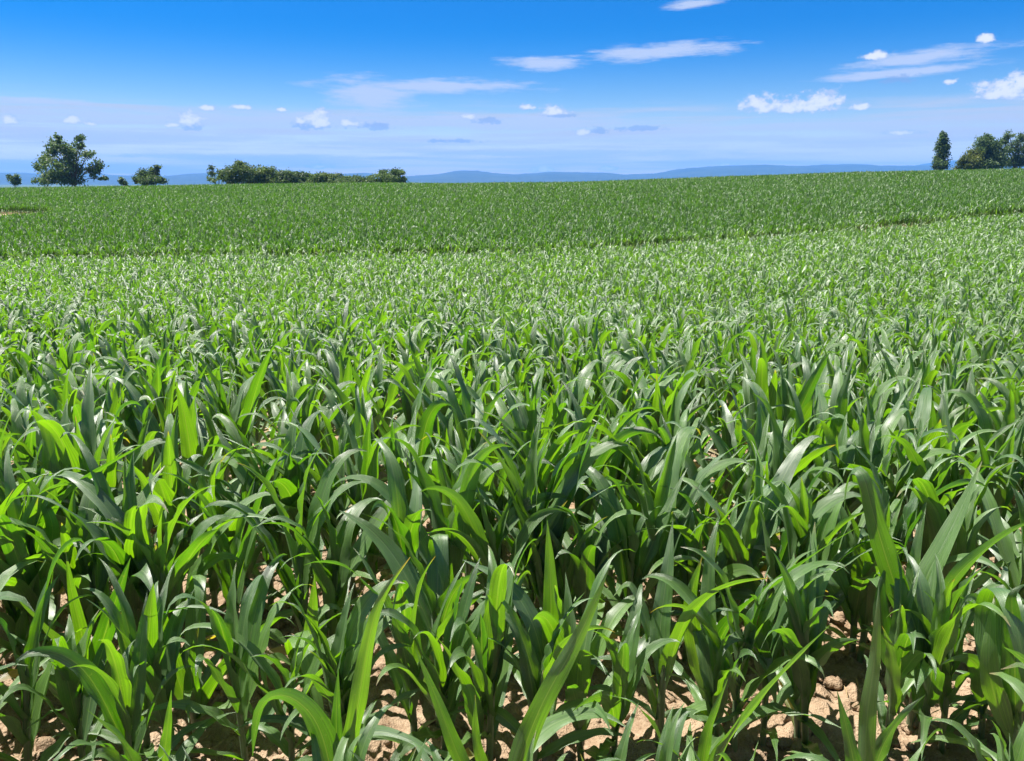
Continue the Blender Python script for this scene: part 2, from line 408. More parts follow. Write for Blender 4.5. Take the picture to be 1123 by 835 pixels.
# heroes come from HEROES below: they take the places of the nearest row plants
# frontmost plants, each leaf shaped after its own run in the photo: (px, py, distance offset) along the blade
# leaf: (points, width m, face) face>0 shows the upper side to the field edge, <0 the underside
HEROES = [
 ('wide fan-shaped corn plant at lower left with a long blade arching over to the right', 100, 2.05, [
   ([(97, 790, 0), (92, 738, .0), (58, 698, .03), (14, 652, .08)], .082, -.55),
   ([(99, 770, 0), (92, 710, .04), (80, 655, .08), (72, 605, .12)], .050, -.7),
   ([(103, 765, 0), (112, 705, .02), (128, 655, .05), (143, 612, .08)], .072, -.75),
   ([(105, 790, 0), (122, 742, 0), (155, 692, .02), (195, 668, .03), (235, 668, .02), (270, 686, 0)], .084, -.35),
   ([(92, 808, 0), (72, 770, -.02), (46, 747, -.03), (18, 739, -.05)], .075, -.6),
   ([(108, 800, 0), (128, 773, .05), (160, 750, .1), (196, 728, .15)], .042, .4)]),
 ('corn plant at the bottom left edge with two thin spear-like blades', 172, 1.62, [
   ([(172, 905, 0), (140, 822, .06), (95, 778, .12)], .046, -.6),
   ([(175, 895, 0), (181, 820, .05), (188, 757, .1)], .040, -.8),
   ([(170, 900, 0), (140, 850, .0), (112, 826, -.03), (85, 836, -.08)], .075, .2)]),
 ('corn plant with a pale folded blade upright over a broad leaf crossing to the right', 216, 2.10, [
   ([(222, 795, 0), (240, 745, .0), (283, 696, .03), (312, 676, .05), (325, 688, .05)], .080, -.5),
   ([(216, 770, 0), (214, 700, .1), (216, 645, .14), (219, 629, .08), (219, 650, 0), (216, 705, -.04)], .075, .9),
   ([(213, 805, 0), (210, 750, -.05), (212, 700, -.07)], .060, -.9),
   ([(208, 800, 0), (195, 745, .02), (182, 695, .05), (176, 650, .1)], .065, -.7),
   ([(220, 810, 0), (245, 775, -.05), (268, 770, -.1), (285, 795, -.14)], .05, .3)]),
 ('corn plant with one very broad pale leaf hanging down towards the viewer', 338, 2.28, [
   ([(335, 770, 0), (328, 720, .02), (324, 697, -.06), (330, 700, -.2), (345, 755, -.32), (360, 815, -.36)], .092, .95),
   ([(336, 760, 0), (338, 700, .03), (350, 672, .05), (368, 665, .07), (383, 692, .08), (387, 715, .08)], .055, .3),
   ([(332, 770, 0), (318, 728, -.05), (300, 722, -.12), (288, 735, -.2), (296, 765, -.22)], .055, .5),
   ([(342, 775, 0), (365, 735, .02), (385, 700, .06), (418, 690, .1)], .06, -.4),
   ([(335, 740, 0), (342, 680, .1), (345, 630, .16)], .06, -.7)]),
 ('corn plant at the bottom edge with a bright green leaf bowed over like a hook', 375, 1.62, [
   ([(376, 890, 0), (352, 803, .10), (330, 772, .18), (308, 760, .24), (288, 768, .30), (280, 800, .32), (277, 830, .33)], .078, -.75),
   ([(376, 900, 0), (369, 800, .02), (371, 733, .05)], .045, -.8),
   ([(380, 890, 0), (393, 770, .12), (413, 668, .2), (450, 611, .28)], .056, -.7),
   ([(382, 895, 0), (385, 825, .05), (408, 802, .08), (450, 812, .06), (495, 842, .02)], .060, .2)]),
 ('sturdy corn plant in the middle with two broad leaves stretched up to the left', 482, 2.15, [
   ([(478, 705, 0), (455, 650, .04), (428, 605, .08), (400, 576, .1), (372, 560, .12)], .092, .65),
   ([(482, 695, 0), (464, 640, .0), (447, 600, .02), (425, 576, .04), (392, 561, .06)], .055, -.4),
   ([(483, 690, 0), (480, 625, .15), (481, 592, .17), (482, 585, .12), (487, 625, .06), (490, 670, .04)], .085, .95),
   ([(486, 700, 0), (492, 662, -.02), (506, 640, -.04), (530, 627, -.05)], .085, -.8),
   ([(476, 775, 0), (462, 720, -.05), (458, 690, -.05), (455, 650, -.03)], .08, -.8),
   ([(486, 765, 0), (497, 710, -.03), (497, 660, -.04)], .075, -.9)]),
 ('corn plant at the bottom edge with one long diagonal blade leaning right like a lance', 548, 1.62, [
   ([(550, 895, 0), (590, 782, .1), (628, 712, .18), (656, 652, .24), (668, 622, .28)], .066, -.8),
   ([(540, 890, 0), (510, 845, .02), (482, 775, .06), (456, 712, .1)], .048, -.7),
   ([(546, 890, 0), (524, 820, .05), (521, 762, .08)], .036, -.8),
   ([(553, 895, 0), (580, 820, .06), (615, 790, .1), (660, 783, .12), (690, 800, .1)], .078, .2)]),
 ('corn plant left of the gap with a blade running from upper left across the centre', 598, 2.0, [
   ([(597, 745, 0), (588, 695, .0), (570, 657, .03), (543, 631, .06), (507, 614, .1)], .078, .5),
   ([(602, 735, 0), (604, 680, .05), (603, 625, .08), (600, 570, .12)], .06, -.85),
   ([(592, 770, 0), (560, 725, -.03), (530, 716, -.06), (497, 750, -.12)], .06, .3),
   ([(600, 770, 0), (625, 740, .0), (650, 725, 0), (672, 745, -.04)], .055, .2)]),
 ('corn plant over bare soil with an upright blade and a leaf arching right', 722, 2.02, [
   ([(715, 775, 0), (706, 735, .0), (690, 721, -.02), (645, 723, -.05)], .05, .2),
   ([(722, 745, 0), (724, 690, .04), (732, 625, .1), (738, 570, .16)], .070, .9),
   ([(728, 775, 0), (742, 705, .0), (762, 667, .03), (800, 641, .06), (845, 634, .08)], .082, -.5),
   ([(718, 745, 0), (712, 700, .05), (705, 672, .08), (690, 640, .1), (672, 655, .08)], .06, .3)]),
 ('corn plant right of the bare-soil patch with a dark leaf sweeping far up right', 778, 2.10, [
   ([(782, 770, 0), (788, 705, .0), (815, 667, .03), (855, 637, .08), (905, 600, .13), (945, 576, .18)], .085, -.45),
   ([(772, 775, 0), (763, 715, .0), (757, 660, .05), (770, 610, .1)], .075, -.8),
   ([(786, 740, 0), (812, 708, -.02), (835, 715, -.06), (848, 755, -.1), (850, 780, -.1)], .075, .3),
   ([(779, 730, 0), (776, 670, .08), (780, 600, .14), (790, 565, .18)], .06, .7)]),
 ('corn plant at the bottom edge right of centre with a pale-edged blade slanting up right', 765, 1.62, [
   ([(768, 900, 0), (790, 828, .06), (850, 748, .16), (912, 684, .24)], .062, -.5),
   ([(762, 895, 0), (775, 810, .03), (798, 745, .08)], .045, -.7),
   ([(764, 890, 0), (735, 830, .03), (700, 775, .08), (665, 762, .1)], .05, -.4)]),
 ('tall vigorous corn plant at right, its broad blades spread in a wide V', 998, 2.15, [
   ([(993, 715, 0), (976, 625, .04), (957, 562, .08), (947, 520, .1), (938, 510, .06), (928, 525, 0), (926, 560, -.02)], .082, -.85),
   ([(1002, 700, 0), (1012, 645, .02), (1032, 602, .04), (1054, 558, .07), (1077, 506, .1)], .078, .7),
   ([(1004, 745, 0), (1018, 690, -.02), (1042, 640, -.03), (1075, 607, -.02), (1105, 583, 0), (1140, 568, .03)], .092, -.55),
   ([(998, 690, 0), (1000, 640, .05), (1007, 590, .08), (1016, 552, .1)], .05, .6),
   ([(990, 760, 0), (972, 705, -.02), (966, 650, -.02), (972, 620, -.02)], .085, -.85),
   ([(1006, 765, 0), (1022, 715, -.02), (1050, 690, -.04), (1062, 705, -.08)], .07, .3)]),
 ('corn plant at the right edge with a broad ribbed leaf bent over and hanging', 1102, 1.85, [
   ([(1098, 800, 0), (1088, 710, .06), (1088, 662, .08), (1096, 643, .02), (1108, 655, -.06), (1122, 720, -.12), (1132, 790, -.14)], .10, .95),
   ([(1096, 815, 0), (1086, 745, -.03), (1086, 690, -.03), (1092, 650, -.02)], .07, -.8),
   ([(1104, 790, 0), (1112, 700, .08), (1110, 650, .12), (1128, 640, .14)], .08, -.7),
   ([(1094, 790, 0), (1080, 700, .12), (1072, 655, .15), (1055, 660, .12), (1050, 680, .1)], .05, .3)]),
 ('corn plant at the bottom edge at right with twin narrow spear leaves', 945, 1.62, [
   ([(943, 900, 0), (932, 815, .04), (918, 758, .08)], .048, -.8),
   ([(946, 895, 0), (950, 800, .08), (960, 715, .16), (964, 640, .22)], .05, -.5),
   ([(950, 900, 0), (962, 835, .03), (985, 790, .08), (1015, 762, .12)], .055, -.6)]),
 ('corn plant just inside the left edge with a long rolled blade pointing up right', 38, 2.45, [
   ([(38, 690, 0), (40, 610, .0), (58, 556, .03), (107, 517, .06), (163, 484, .1)], .062, -.35),
   ([(40, 685, 0), (52, 610, .03), (58, 575, .04), (36, 533, .06), (10, 498, .1)], .06, -.4),
   ([(34, 700, 0), (22, 655, -.02), (10, 640, -.04), (-12, 660, -.06)], .07, -.6),
   ([(40, 700, 0), (58, 640, -.04), (62, 600, -.06), (82, 680, -.1)], .07, .5),
   ([(36, 680, 0), (30, 600, .1), (42, 545, .15)], .07, -.8)]),
]

def catmull(C, n):
    C = np.asarray(C, float)
    d = np.concatenate([[0], np.cumsum(np.linalg.norm(np.diff(C, axis=0), axis=1))])
    E = np.concatenate([[2 * C[0] - C[1]], C, [2 * C[-1] - C[-2]]])
    out = []
    for s in np.linspace(0, d[-1], n):
        i = min(np.searchsorted(d, s, 'right') - 1, len(C) - 2)
        u = (s - d[i]) / (d[i + 1] - d[i])
        p0, p1, p2, p3 = E[i], E[i + 1], E[i + 2], E[i + 3]
        out.append(0.5 * (2 * p1 + (p2 - p0) * u + (2 * p0 - 5 * p1 + 4 * p2 - p3) * u ** 2 + (3 * p1 - p0 - 3 * p2 + p3) * u ** 3))
    out = np.array(out)
    for _ in range(2): out[1:-1] = (out[:-2] + 2 * out[1:-1] + out[2:]) / 4
    return out

hero_bases = []
for hi, (label, bpx, by, leaves) in enumerate(HEROES):
    hg = np.random.default_rng(900 + hi)
    x = 0.0
    for _ in range(6):
        P = np.array([x, by, float(ground(x, by))]); x = (bpx - CX) / F * float((P - EYE) @ FWD)
    base = np.array([x, by, float(ground(x, by))]); hero_bases.append(base)
    root = empty('corn_plant', base)
    tag(root, label, 'corn plant', 'corn plants at the front edge of the field')
    tops = []
    for li, (pp, wd, face) in enumerate(leaves):
        sg = (-0.25 if by < 1.8 else -0.8) if face < 0 else 1.0
        C = np.array([at_y(a, b, by + (sg * o if o > 0 else o)) for a, b, o in pp]) - base
        h0 = min(max(C[0][2], 0.06), 0.55)
        C[0] = [C[0][0] * .25, C[0][1] * .25, h0]; tops.append(h0)
        Pn = catmull(C, 26)
        A = Pn[-1] - Pn[0]; A[2] = 0
        if np.linalg.norm(A) < 0.02: A = np.array([0, 1.0, 0])
        A /= np.linalg.norm(A)
        T0 = Pn[2] - Pn[0]; T0 /= np.linalg.norm(T0)
        cam_d = EYE - (base + Pn[8]); cam_d /= np.linalg.norm(cam_d)
        s_nat = np.cross(A, [0, 0, 1.0]); n_nat = np.cross(s_nat, T0)
        nv = face * cam_d + (1 - abs(face)) * n_nat
        V, Fq, U = ribbon(Pn, A, wd, (hg.uniform(.65, .9), hg.uniform(.12, .3)), (0, hg.normal(0, .25)), hg.uniform(.003, .008), (hg.uniform(2.5, 5), hg.random()), 6, seed=li, nrm=nv)
        link('leaf', make_mesh('leaf', V, Fq, M_LEAF, U, np.full(len(V), hg.random())), root)
    for li in range(3):                       # small basal leaves
        az = hg.uniform(0, 6.283); A = np.array([math.cos(az), math.sin(az), 0])
        Pn = spine_leaf(np.array([0, 0, 0.05 + .03 * li]) + A * .008, az, R(hg.uniform(30, 55)), R(hg.uniform(50, 100)), 1.6, hg.uniform(.25, .42), 14, hg.normal(0, .3))
        V, Fq, U = ribbon(Pn, A, hg.uniform(.035, .055), seed=li)
        link('leaf', make_mesh('leaf', V, Fq, M_LEAF, U, np.full(len(V), hg.random())), root)
    hs = max(tops) + .05
    zz = np.linspace(-.03, hs, 8)
    link('stalk', make_mesh('stalk', *tube(np.stack([zz * 0, zz * 0, zz], 1), np.interp(zz, [0, .1, hs - .05, hs], [.0125, .0135, .0105, .004]), 10)[:2], M_STALK,
         tube(np.stack([zz * 0, zz * 0, zz], 1), zz * 0 + .01, 10)[2], np.full(80, hg.random())), root)
hb = np.array(hero_bases)
dh = np.min(np.hypot(pts[:, None, 0] - hb[None, :, 0], pts[:, None, 1] - hb[None, :, 1]), axis=1)
mid = np.abs(pts[:, 0]) < 1.7
drop = (dh < 0.11) | (mid & (pts[:, 1] < 1.75) & (rng.random(len(pts)) < 0.08)) | (mid & (pts[:, 1] < 2.2) & (rng.random(len(pts)) < 0.10))
pts = pts[~drop]; Z = ground(pts[:, 0], pts[:, 1])

sx, sy, dep = project(np.stack([pts[:, 0], pts[:, 1], Z + 0.5], 1))
dist = np.hypot(pts[:, 0], pts[:, 1])
inview = (sx > -60) & (sx < PW + 60) & (dep > 0.3)
order = np.argsort(np.where(inview, dist, 1e9))
n_ind = 300 - len(HEROES)
near_idx = order[:n_ind]
is_near = np.zeros(len(pts), bool); is_near[near_idx] = True

# the individual plants: build each kind once with its parts, then copy
def build_plant(spec, name='corn_plant'):
    root = empty(name, (0, 0, 0))
    for k, (nm, (V, Fq, U)) in enumerate(plant_parts(spec, 20, 6, 10)):
        dry = 1.7 if (k == 1 and random.random() < 0.4) else 0.0
        me = make_mesh(nm, V, Fq, M_STALK if nm == 'stalk' else M_LEAF, U, np.full(len(V), random.random() * .25 + dry if dry else random.random()))
        link(nm, me, root)
    return root

def copy_tree(o, parent=None):
    c = o.copy(); COL.objects.link(c)
    if parent is not None: c.parent = parent
    for ch in list(o.children): copy_tree(ch, c)
    return c

protos = [build_plant(s) for s in specs]
used = [False] * NPROTO
for q, i in enumerate(near_idx):
    k = int(rng.integers(0, NPROTO)) if q >= NPROTO else q
    o = protos[k] if not used[k] else copy_tree(protos[k])
    used[k] = True
    o.location = (pts[i, 0], pts[i, 1], Z[i])
    o.rotation_euler = (rng.normal(0, 0.05), rng.normal(0, 0.05), rng.uniform(0, 6.283))
    s = rng.uniform(0.84, 1.08) * (1.03 if pts[i, 1] < 4.2 else 0.97)
    if abs(pts[i, 0]) < 1.7 and pts[i, 1] < 2.2:
        s *= 0.55 if pts[i, 1] < 1.75 else 0.78
    o.scale = (s, s, s * rng.uniform(0.92, 1.10))
    tag(o, 'young corn plant with arching leaves in the crowded near rows behind the frontmost plants', 'corn plant',
        'young corn plants in the near rows of the field')

# the rest of the crop: past 300 plants, one object scattered with geometry nodes
rest = np.where(~is_near)[0]
def scatter(name, P, rot, scl, var, coll):
    me = bpy.data.meshes.new(name)
    me.vertices.add(len(P)); me.vertices.foreach_set('co', np.asarray(P, np.float32).ravel())
    a = me.attributes.new('rot', 'FLOAT_VECTOR', 'POINT'); a.data.foreach_set('vector', np.asarray(rot, np.float32).ravel())
    a = me.attributes.new('scl', 'FLOAT_VECTOR', 'POINT'); a.data.foreach_set('vector', np.asarray(scl, np.float32).ravel())
    a = me.attributes.new('var', 'INT', 'POINT'); a.data.foreach_set('value', np.asarray(var, np.int32))
    me.update()
    o = link(name, me)
    ng = bpy.data.node_groups.new(name + '_scatter', 'GeometryNodeTree')
    ng.interface.new_socket('Geometry', in_out='INPUT', socket_type='NodeSocketGeometry')
    ng.interface.new_socket('Geometry', in_out='OUTPUT', socket_type='NodeSocketGeometry')
    gi = ng.nodes.new('NodeGroupInput'); go = ng.nodes.new('NodeGroupOutput')
    ip = ng.nodes.new('GeometryNodeInstanceOnPoints'); ci = ng.nodes.new('GeometryNodeCollectionInfo')
    ci.inputs['Collection'].default_value = coll
    ci.inputs['Separate Children'].default_value = True; ci.inputs['Reset Children'].default_value = True
    ip.inputs['Pick Instance'].default_value = True
    def attr(nm, typ):
        n = ng.nodes.new('GeometryNodeInputNamedAttribute'); n.data_type = typ; n.inputs['Name'].default_value = nm
        return n.outputs['Attribute']
    L = ng.links
    L.new(gi.outputs[0], ip.inputs['Points']); L.new(ci.outputs[0], ip.inputs['Instance'])
    L.new(attr('var', 'INT'), ip.inputs['Instance Index'])
    L.new(attr('rot', 'FLOAT_VECTOR'), ip.inputs['Rotation']); L.new(attr('scl', 'FLOAT_VECTOR'), ip.inputs['Scale'])
    L.new(ip.outputs[0], go.inputs[0])
    md = o.modifiers.new('scatter', 'NODES'); md.node_group = ng
    return o

kinds = bpy.data.collections.new('crop_kinds')
for i, s in enumerate(specs):
    kinds.objects.link(bpy.data.objects.new(f'crop_a{i:02d}', joined(plant_parts(plant_spec(np.random.default_rng(600 + i), 0.85), 13, 4, 6), 'crop', i)))
for i, s in enumerate(specs):
    kinds.objects.link(bpy.data.objects.new(f'crop_b{i:02d}', joined(plant_parts(plant_spec(np.random.default_rng(600 + i), 0.85), 9, 2, 4), 'crop', i)))
dipy2 = 31.5 + 0.36 * np.clip(pts[:, 0], 0, 60) + 0.05 * pts[:, 0]
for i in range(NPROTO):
    kinds.objects.link(bpy.data.objects.new(f'crop_c{i:02d}', joined(plant_parts(plant_spec(np.random.default_rng(300 + i), 0.5), 8, 2, 4), 'crop', 50 + i, M_LEAF_SHADED)))
far = dist[rest] > 22
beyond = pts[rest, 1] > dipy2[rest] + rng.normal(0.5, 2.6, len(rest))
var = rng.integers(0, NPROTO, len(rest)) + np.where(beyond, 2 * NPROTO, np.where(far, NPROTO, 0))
rot = np.stack([rng.normal(0, 0.06, len(rest)), rng.normal(0, 0.06, len(rest)), rng.uniform(0, 6.283, len(rest))], 1)
sc = rng.uniform(0.74, 0.98, len(rest))
patch = vnoise(pts[rest, 0] * 0.12, pts[rest, 1] * 0.12, 3)
sc *= 0.92 + 0.16 * patch
scl = np.stack([sc, sc, sc * rng.uniform(0.93, 1.08, len(rest))], 1)
crop = scatter('corn_crop', np.stack([pts[rest, 0], pts[rest, 1], Z[rest]], 1), rot, scl, var, kinds)
tag(crop, 'unbroken green corn crop filling the field from the middle rows up to the ridge', 'corn crop', kind='stuff')

# ------------------------------------------------------------------ ground
def axis(lo, hi, d, far_, g=1.16):
    a = list(np.arange(lo, hi, d)); step = d
    while a[-1] < far_:
        step *= g; step = min(step, 2500); a.append(min(a[-1] + step, far_))
    return np.array(a)
yp = axis(0.9, 3.9, 0.015, 14000, 1.10)
yn = 0.9 - np.array([0.05, 0.15, 0.4, 1, 2, 5, 12, 30, 58])[::-1]
ys = np.concatenate([yn, yp])
xp = axis(0, 2.6, 0.015, 18000, 1.12)
xs = np.concatenate([-xp[:0:-1], xp])
GX, GY = np.meshgrid(xs, ys)
GZ = ground(GX, GY)
nearw = np.clip(1 - np.maximum(np.abs(GX) - 2.6, GY - 3.8) / 2.0, 0, 1)
clod = (vnoise(GX * 6, GY * 6, 1) - .5) * 0.04 + np.abs(vnoise(GX * 15, GY * 15, 2) - .5) * 0.04 + (vnoise(GX * 31, GY * 31, 5) - .5) * 0.034 + np.abs(vnoise(GX * 52 + GY * 9, GY * 50, 8) - .5) * 0.03
GZ = GZ + clod * nearw - 0.005
nx, ny = len(xs), len(ys)
V = np.stack([GX.ravel(), GY.ravel(), GZ.ravel()], 1)
I = (np.arange(ny - 1)[:, None] * nx + np.arange(nx - 1)[None]).ravel()
gm = make_mesh('ground', V, np.stack([I, I + 1, I + nx + 1, I + nx], 1), M_SOIL)
tag(link('ground', gm), 'dry pale brown soil of the field running out to the plain', kind='structure')

# crumbled soil clods between the near rows (uncountable)
import bmesh
bm = bmesh.new(); bmesh.ops.create_icosphere(bm, subdivisions=2, radius=1.0)
iv = np.array([v.co[:] for v in bm.verts]); itf = np.array([[v.index for v in f.verts] for f in bm.faces]); bm.free()
NC = 9000
cy_ = 1.2 + 4.2 * rng.random(NC) ** 1.2; cx_ = (rng.random(NC) - .5) * (1.7 * cy_ + 1)
cs_ = 0.006 + 0.022 * rng.random(NC) ** 3
Vc, Fc = [], []
for i in range(NC):
    d = iv * (1 + 0.35 * np.sin(iv[:, [1, 2, 0]] * rng.uniform(2.5, 6) + rng.uniform(0, 6, 3)) * rng.uniform(0.5, 1)) * rng.uniform(0.6, 1.25, 3)
    a = rng.uniform(0, 6.283); c, s = math.cos(a), math.sin(a)
    d = np.stack([d[:, 0] * c - d[:, 1] * s, d[:, 0] * s + d[:, 1] * c, d[:, 2] * 0.8], 1) * cs_[i]
    Vc.append(d + [cx_[i], cy_[i], float(ground(cx_[i], cy_[i])) + cs_[i] * 0.35 + 0.004]); Fc.append(itf + i * len(iv))
cl = make_mesh('soil_clods', np.concatenate(Vc), np.concatenate(Fc), M_SOIL, smooth=False)
tag(link('soil_clods', cl), 'loose dry soil crumbs and clods lying between the near corn stalks', 'soil clods', kind='stuff')

Vc, Fc, o_ = [], [], 0
for i in range(420):
    y = 1.25 + 3.0 * rng.random(); x = (rng.random() - .5) * (1.6 * y + .6); a = rng.uniform(0, 6.283); L_ = rng.uniform(.02, .09)
    tt = np.linspace(-.5, .5, 5)
    zc = float(ground(x, y)) + .016 + rng.uniform(0, .012)
    path = np.stack([x + np.cos(a) * tt * L_, y + np.sin(a) * tt * L_, zc + rng.uniform(-.01, .02) * tt + .006 * np.sin(tt * 5 + a)], 1)
    v_, f_, _ = tube(path, [.0006, .0016, .0018, .0015, .0006], 5); Vc.append(v_); Fc.append(f_ + o_); o_ += len(v_)
M_STRAW = plain_material('dry_straw', (0.42, 0.32, 0.17), (0.25, 0.17, 0.09), 30.0)
tag(link('straw_litter', make_mesh('straw_litter', np.concatenate(Vc), np.concatenate(Fc), M_STRAW)), 'bits of dry straw and stubble scattered over the soil between corn stalks', 'straw litter', kind='stuff')

# ------------------------------------------------------------------ trees beyond the ridge
def tree(name, label, cat, dist_y, lobes, trunk_px, mat, leaf=0.42, dens=1.0, group=None, seed=0, limbs=True):
    """lobes: (px, py, rx, ry) of crown clumps in photo pixels, placed at real distance dist_y"""
    rg = np.random.default_rng(seed + 500)
    k = dist_y / F / math.cos(PITCH) * 1.03
    L = []
    for (lx, ly, rx, ry) in lobes:
        c = at_y(lx, ly, dist_y)
        L.append((c, rx * k, ry * k))
    bx = at_y(trunk_px, 200, dist_y)[0]
    base = np.array([bx, dist_y, float(ground(bx, dist_y))])
    root = empty(name, base)
    tag(root, label, cat, group)
    span = max(c[0] for c, _, _ in L) - min(c[0] for c, _, _ in L) + 1
    Vs, Rs = [], []
    for (c, rx, ry) in L:
        dy = rg.normal(0, 0.18) * span
        c = EYE + (c - EYE) * (1 + dy / dist_y)
        n = int(60 + dens * 150 * rx * ry / (leaf * leaf) * 0.5)
        n = min(n, 5200)
        sub = max(4, int(1.6 * rx * ry / 0.5))
        sub = min(sub, 34)
        sc_ = rg.normal(0, 1, (sub, 3)); sc_ /= np.linalg.norm(sc_, axis=1, keepdims=True)
        sc_ *= rg.uniform(0.35, 0.95, (sub, 1))
        which = rg.integers(0, sub, n)
        q = rg.normal(0, 0.27, (n, 3)) + sc_[which]
        P = c - base + q * np.array([rx, max(rx, ry) * 0.95, ry])
        a = rg.normal(0, 1, (n, 3)); a /= np.linalg.norm(a, axis=1, keepdims=True)
        b = np.cross(a, rg.normal(0, 1, (n, 3))); b /= np.linalg.norm(b, axis=1, keepdims=True)
        s = leaf * rg.uniform(0.35, 0.75, (n, 1))
        quad = np.stack([P - a * s, P + b * s * 0.55, P + a * s, P - b * s * 0.55], 1)
        Vs.append(quad.reshape(-1, 3))
        tone = np.clip(0.5 + 0.22 * rg.normal(0, 1, sub)[which] + 0.2 * rg.normal(0, 1, n), 0, 1)
        Rs.append(np.repeat(tone, 4))
    V = np.concatenate(Vs); rn_ = np.concatenate(Rs)
    V[:, 2] = np.maximum(V[:, 2], 0.1)
    Fq = np.arange(len(V)).reshape(-1, 4)
    link('crown', make_mesh('crown', V, Fq, mat, None, rn_, smooth=False), root)
    # trunk and limbs, one mesh
    top = np.mean([c for c, _, _ in L], axis=0) - base
    H = max(top[2], 1.5)
    r0 = 0.02 * H + 0.06
    fork = np.array([top[0] * 0.15, 0, H * 0.45])
    Vt, Ft, off = [], [], 0
    def addtube(path, rad, kk=6):
        nonlocal off
        v, f, _ = tube(path, rad, kk); Vt.append(v); Ft.append(f + off); off += len(v)
    addtube(np.array([[0, 0, -0.3], [0, 0, H * 0.15], fork * [0.6, 1, 0.75], fork]), [r0 * 1.3, r0, r0 * .9, r0 * .8], 8)
    for (c, rx, ry) in L:
        e = c - base
        midp = fork + (e - fork) * 0.5 + np.array([0, 0, 0.08 * H])
        if e[2] < fork[2]: continue
        addtube(np.array([fork - [0, 0, .1], fork + (midp - fork) * .5, midp, e]), [r0 * .55, r0 * .42, r0 * .3, r0 * .12])
        for _ in range(3):
            tip = e + rg.normal(0, 0.45, 3) * [rx, rx, ry]
            addtube(np.array([midp, (midp + tip) / 2 + [0, 0, .1], tip]), [r0 * .2, r0 * .14, r0 * .05], 5)
    link('trunk', make_mesh('trunk', np.concatenate(Vt), np.concatenate(Ft), M_BARK), root)
    return root

G = 'trees and bushes beyond the ridge'
tree('broadleaf_tree', 'large round open-crowned tree standing alone at the left of the ridge', 'tree', 205,
     [(64, 153.5, 4, 5), (57, 163, 8, 9), (72, 166, 10, 9), (91, 155, 6, 5), (86, 160, 4, 5), (50, 176, 7, 8), (80, 174, 10, 9), (98, 170, 7, 5),
      (64, 183, 14, 9), (44, 182, 6, 6), (107, 182, 7, 8), (101, 188, 7, 5), (113, 196, 5, 3), (82, 189, 9, 8), (58, 193, 14, 9), (48, 199, 9, 5), (78, 198, 14, 5)],
     82, M_FOL_DARK, leaf=0.55, dens=0.5, group=G, seed=1)
tree('small_tree', 'tiny dark bush at the far left edge of the ridge', 'bush', 240,
     [(16, 195, 5, 4), (14, 200, 6, 3), (20, 199, 4, 3)], 16, M_FOL_DARK, leaf=0.4, group=G, seed=2)
tree('shrub', 'smallest low shrub just right of the large round tree', 'bush', 230,
     [(134, 199, 4, 3.5), (137, 201, 4, 2.5)], 135, M_FOL_MID, leaf=0.4, group=G, seed=3)
tree('bush', 'dark bush with spiky crown between the large round tree and the hedgerow', 'bush', 215,
     [(156, 193, 7, 7), (168, 190, 6, 6), (173, 186, 4, 3.5), (164, 197, 10, 6), (179, 198, 6, 4), (150, 199, 4, 4)], 165, M_FOL_DARK, leaf=0.42, group=G, seed=4)
tree('young_tree', 'thin see-through young tree at the left end of the hedgerow', 'tree', 200,
     [(234, 188, 5.5, 5), (242, 193, 6, 5.5), (232, 197, 5, 4), (246, 190, 4.5, 4)], 237, M_FOL_MID, leaf=0.45, dens=0.45, group=G, seed=5)
tree('broadleaf_tree', 'tallest rounded tree of the hedgerow, next to the thin young tree', 'tree', 203,
     [(263, 180, 7, 5), (256, 187, 8, 6), (271, 188, 9, 7), (280, 191, 6, 7), (262, 196, 14, 7), (250, 199, 7, 5), (281, 200, 7, 5)], 265, M_FOL_MID, leaf=0.45, dens=0.75, group=G, seed=6)
hx = [(290, 300, 185.8, 'first and leftmost low rounded bush of the clipped-looking dark hedgerow'),
      (311, 300, 188, 'second low bush from the left in the dark hedgerow'),
      (332, 300, 190, 'third low bush from the left, mid hedgerow'),
      (352, 300, 191.5, 'fourth low bush from the left, past the middle of the hedgerow'),
      (374, 300, 193.5, 'fifth low bush from the left in the thinning hedgerow'),
      (395, 300, 194.5, 'last and lowest bush at the right end of the hedgerow')]
for i, (x, _, yt, lab) in enumerate(hx):
    yt -= 1.5; h = 203 - yt
    tree('hedge_bush', lab, 'bush', 210 + (i % 3) * 4,
         [(x - 4, yt + h * .32, 8, h * .33), (x + 6, yt + h * .38, 8, h * .33), (x, yt + h * .7, 14, h * .36), (x + 9, yt + h * .75, 8, h * .3), (x - 9, yt + h * .75, 8, h * .3)],
         x, M_FOL_MID if i in (0, 3) else M_FOL_DARK, leaf=0.42, dens=0.85, group=G, seed=20 + i)
tree('umbrella_tree', 'small broad flat-topped tree standing clear to the right of the hedgerow', 'tree', 208,
     [(428, 189, 10, 3.5), (418, 190, 5, 3), (439, 190, 6, 3), (428, 194, 14, 4.5), (424, 199, 11, 4.5), (440, 199, 6, 4), (413, 199, 4, 3.5)], 430, M_FOL_DARK, leaf=0.42, group=G, seed=8)
tree('poplar_tree', 'narrow columnar dark poplar standing alone on the right of the ridge', 'tree', 260,
     [(1033.5, 149, 3.2, 4), (1034, 155, 5, 6), (1034, 163, 6.3, 7), (1033.5, 172, 6.8, 7), (1033, 180, 7, 6), (1029, 182, 5, 5)], 1034, M_FOL_DARK, leaf=0.5, dens=1.1, group=G, seed=9)
tree('bush', 'sunlit yellow-green bush at the foot of the right-hand tree clump', 'bush', 245,
     [(1054, 178, 5, 5), (1062, 177, 7, 6), (1069, 171, 7, 7), (1068, 180, 9, 6), (1055, 183, 7, 3)], 1063, M_FOL_YEL, leaf=0.45, group=G, seed=10)
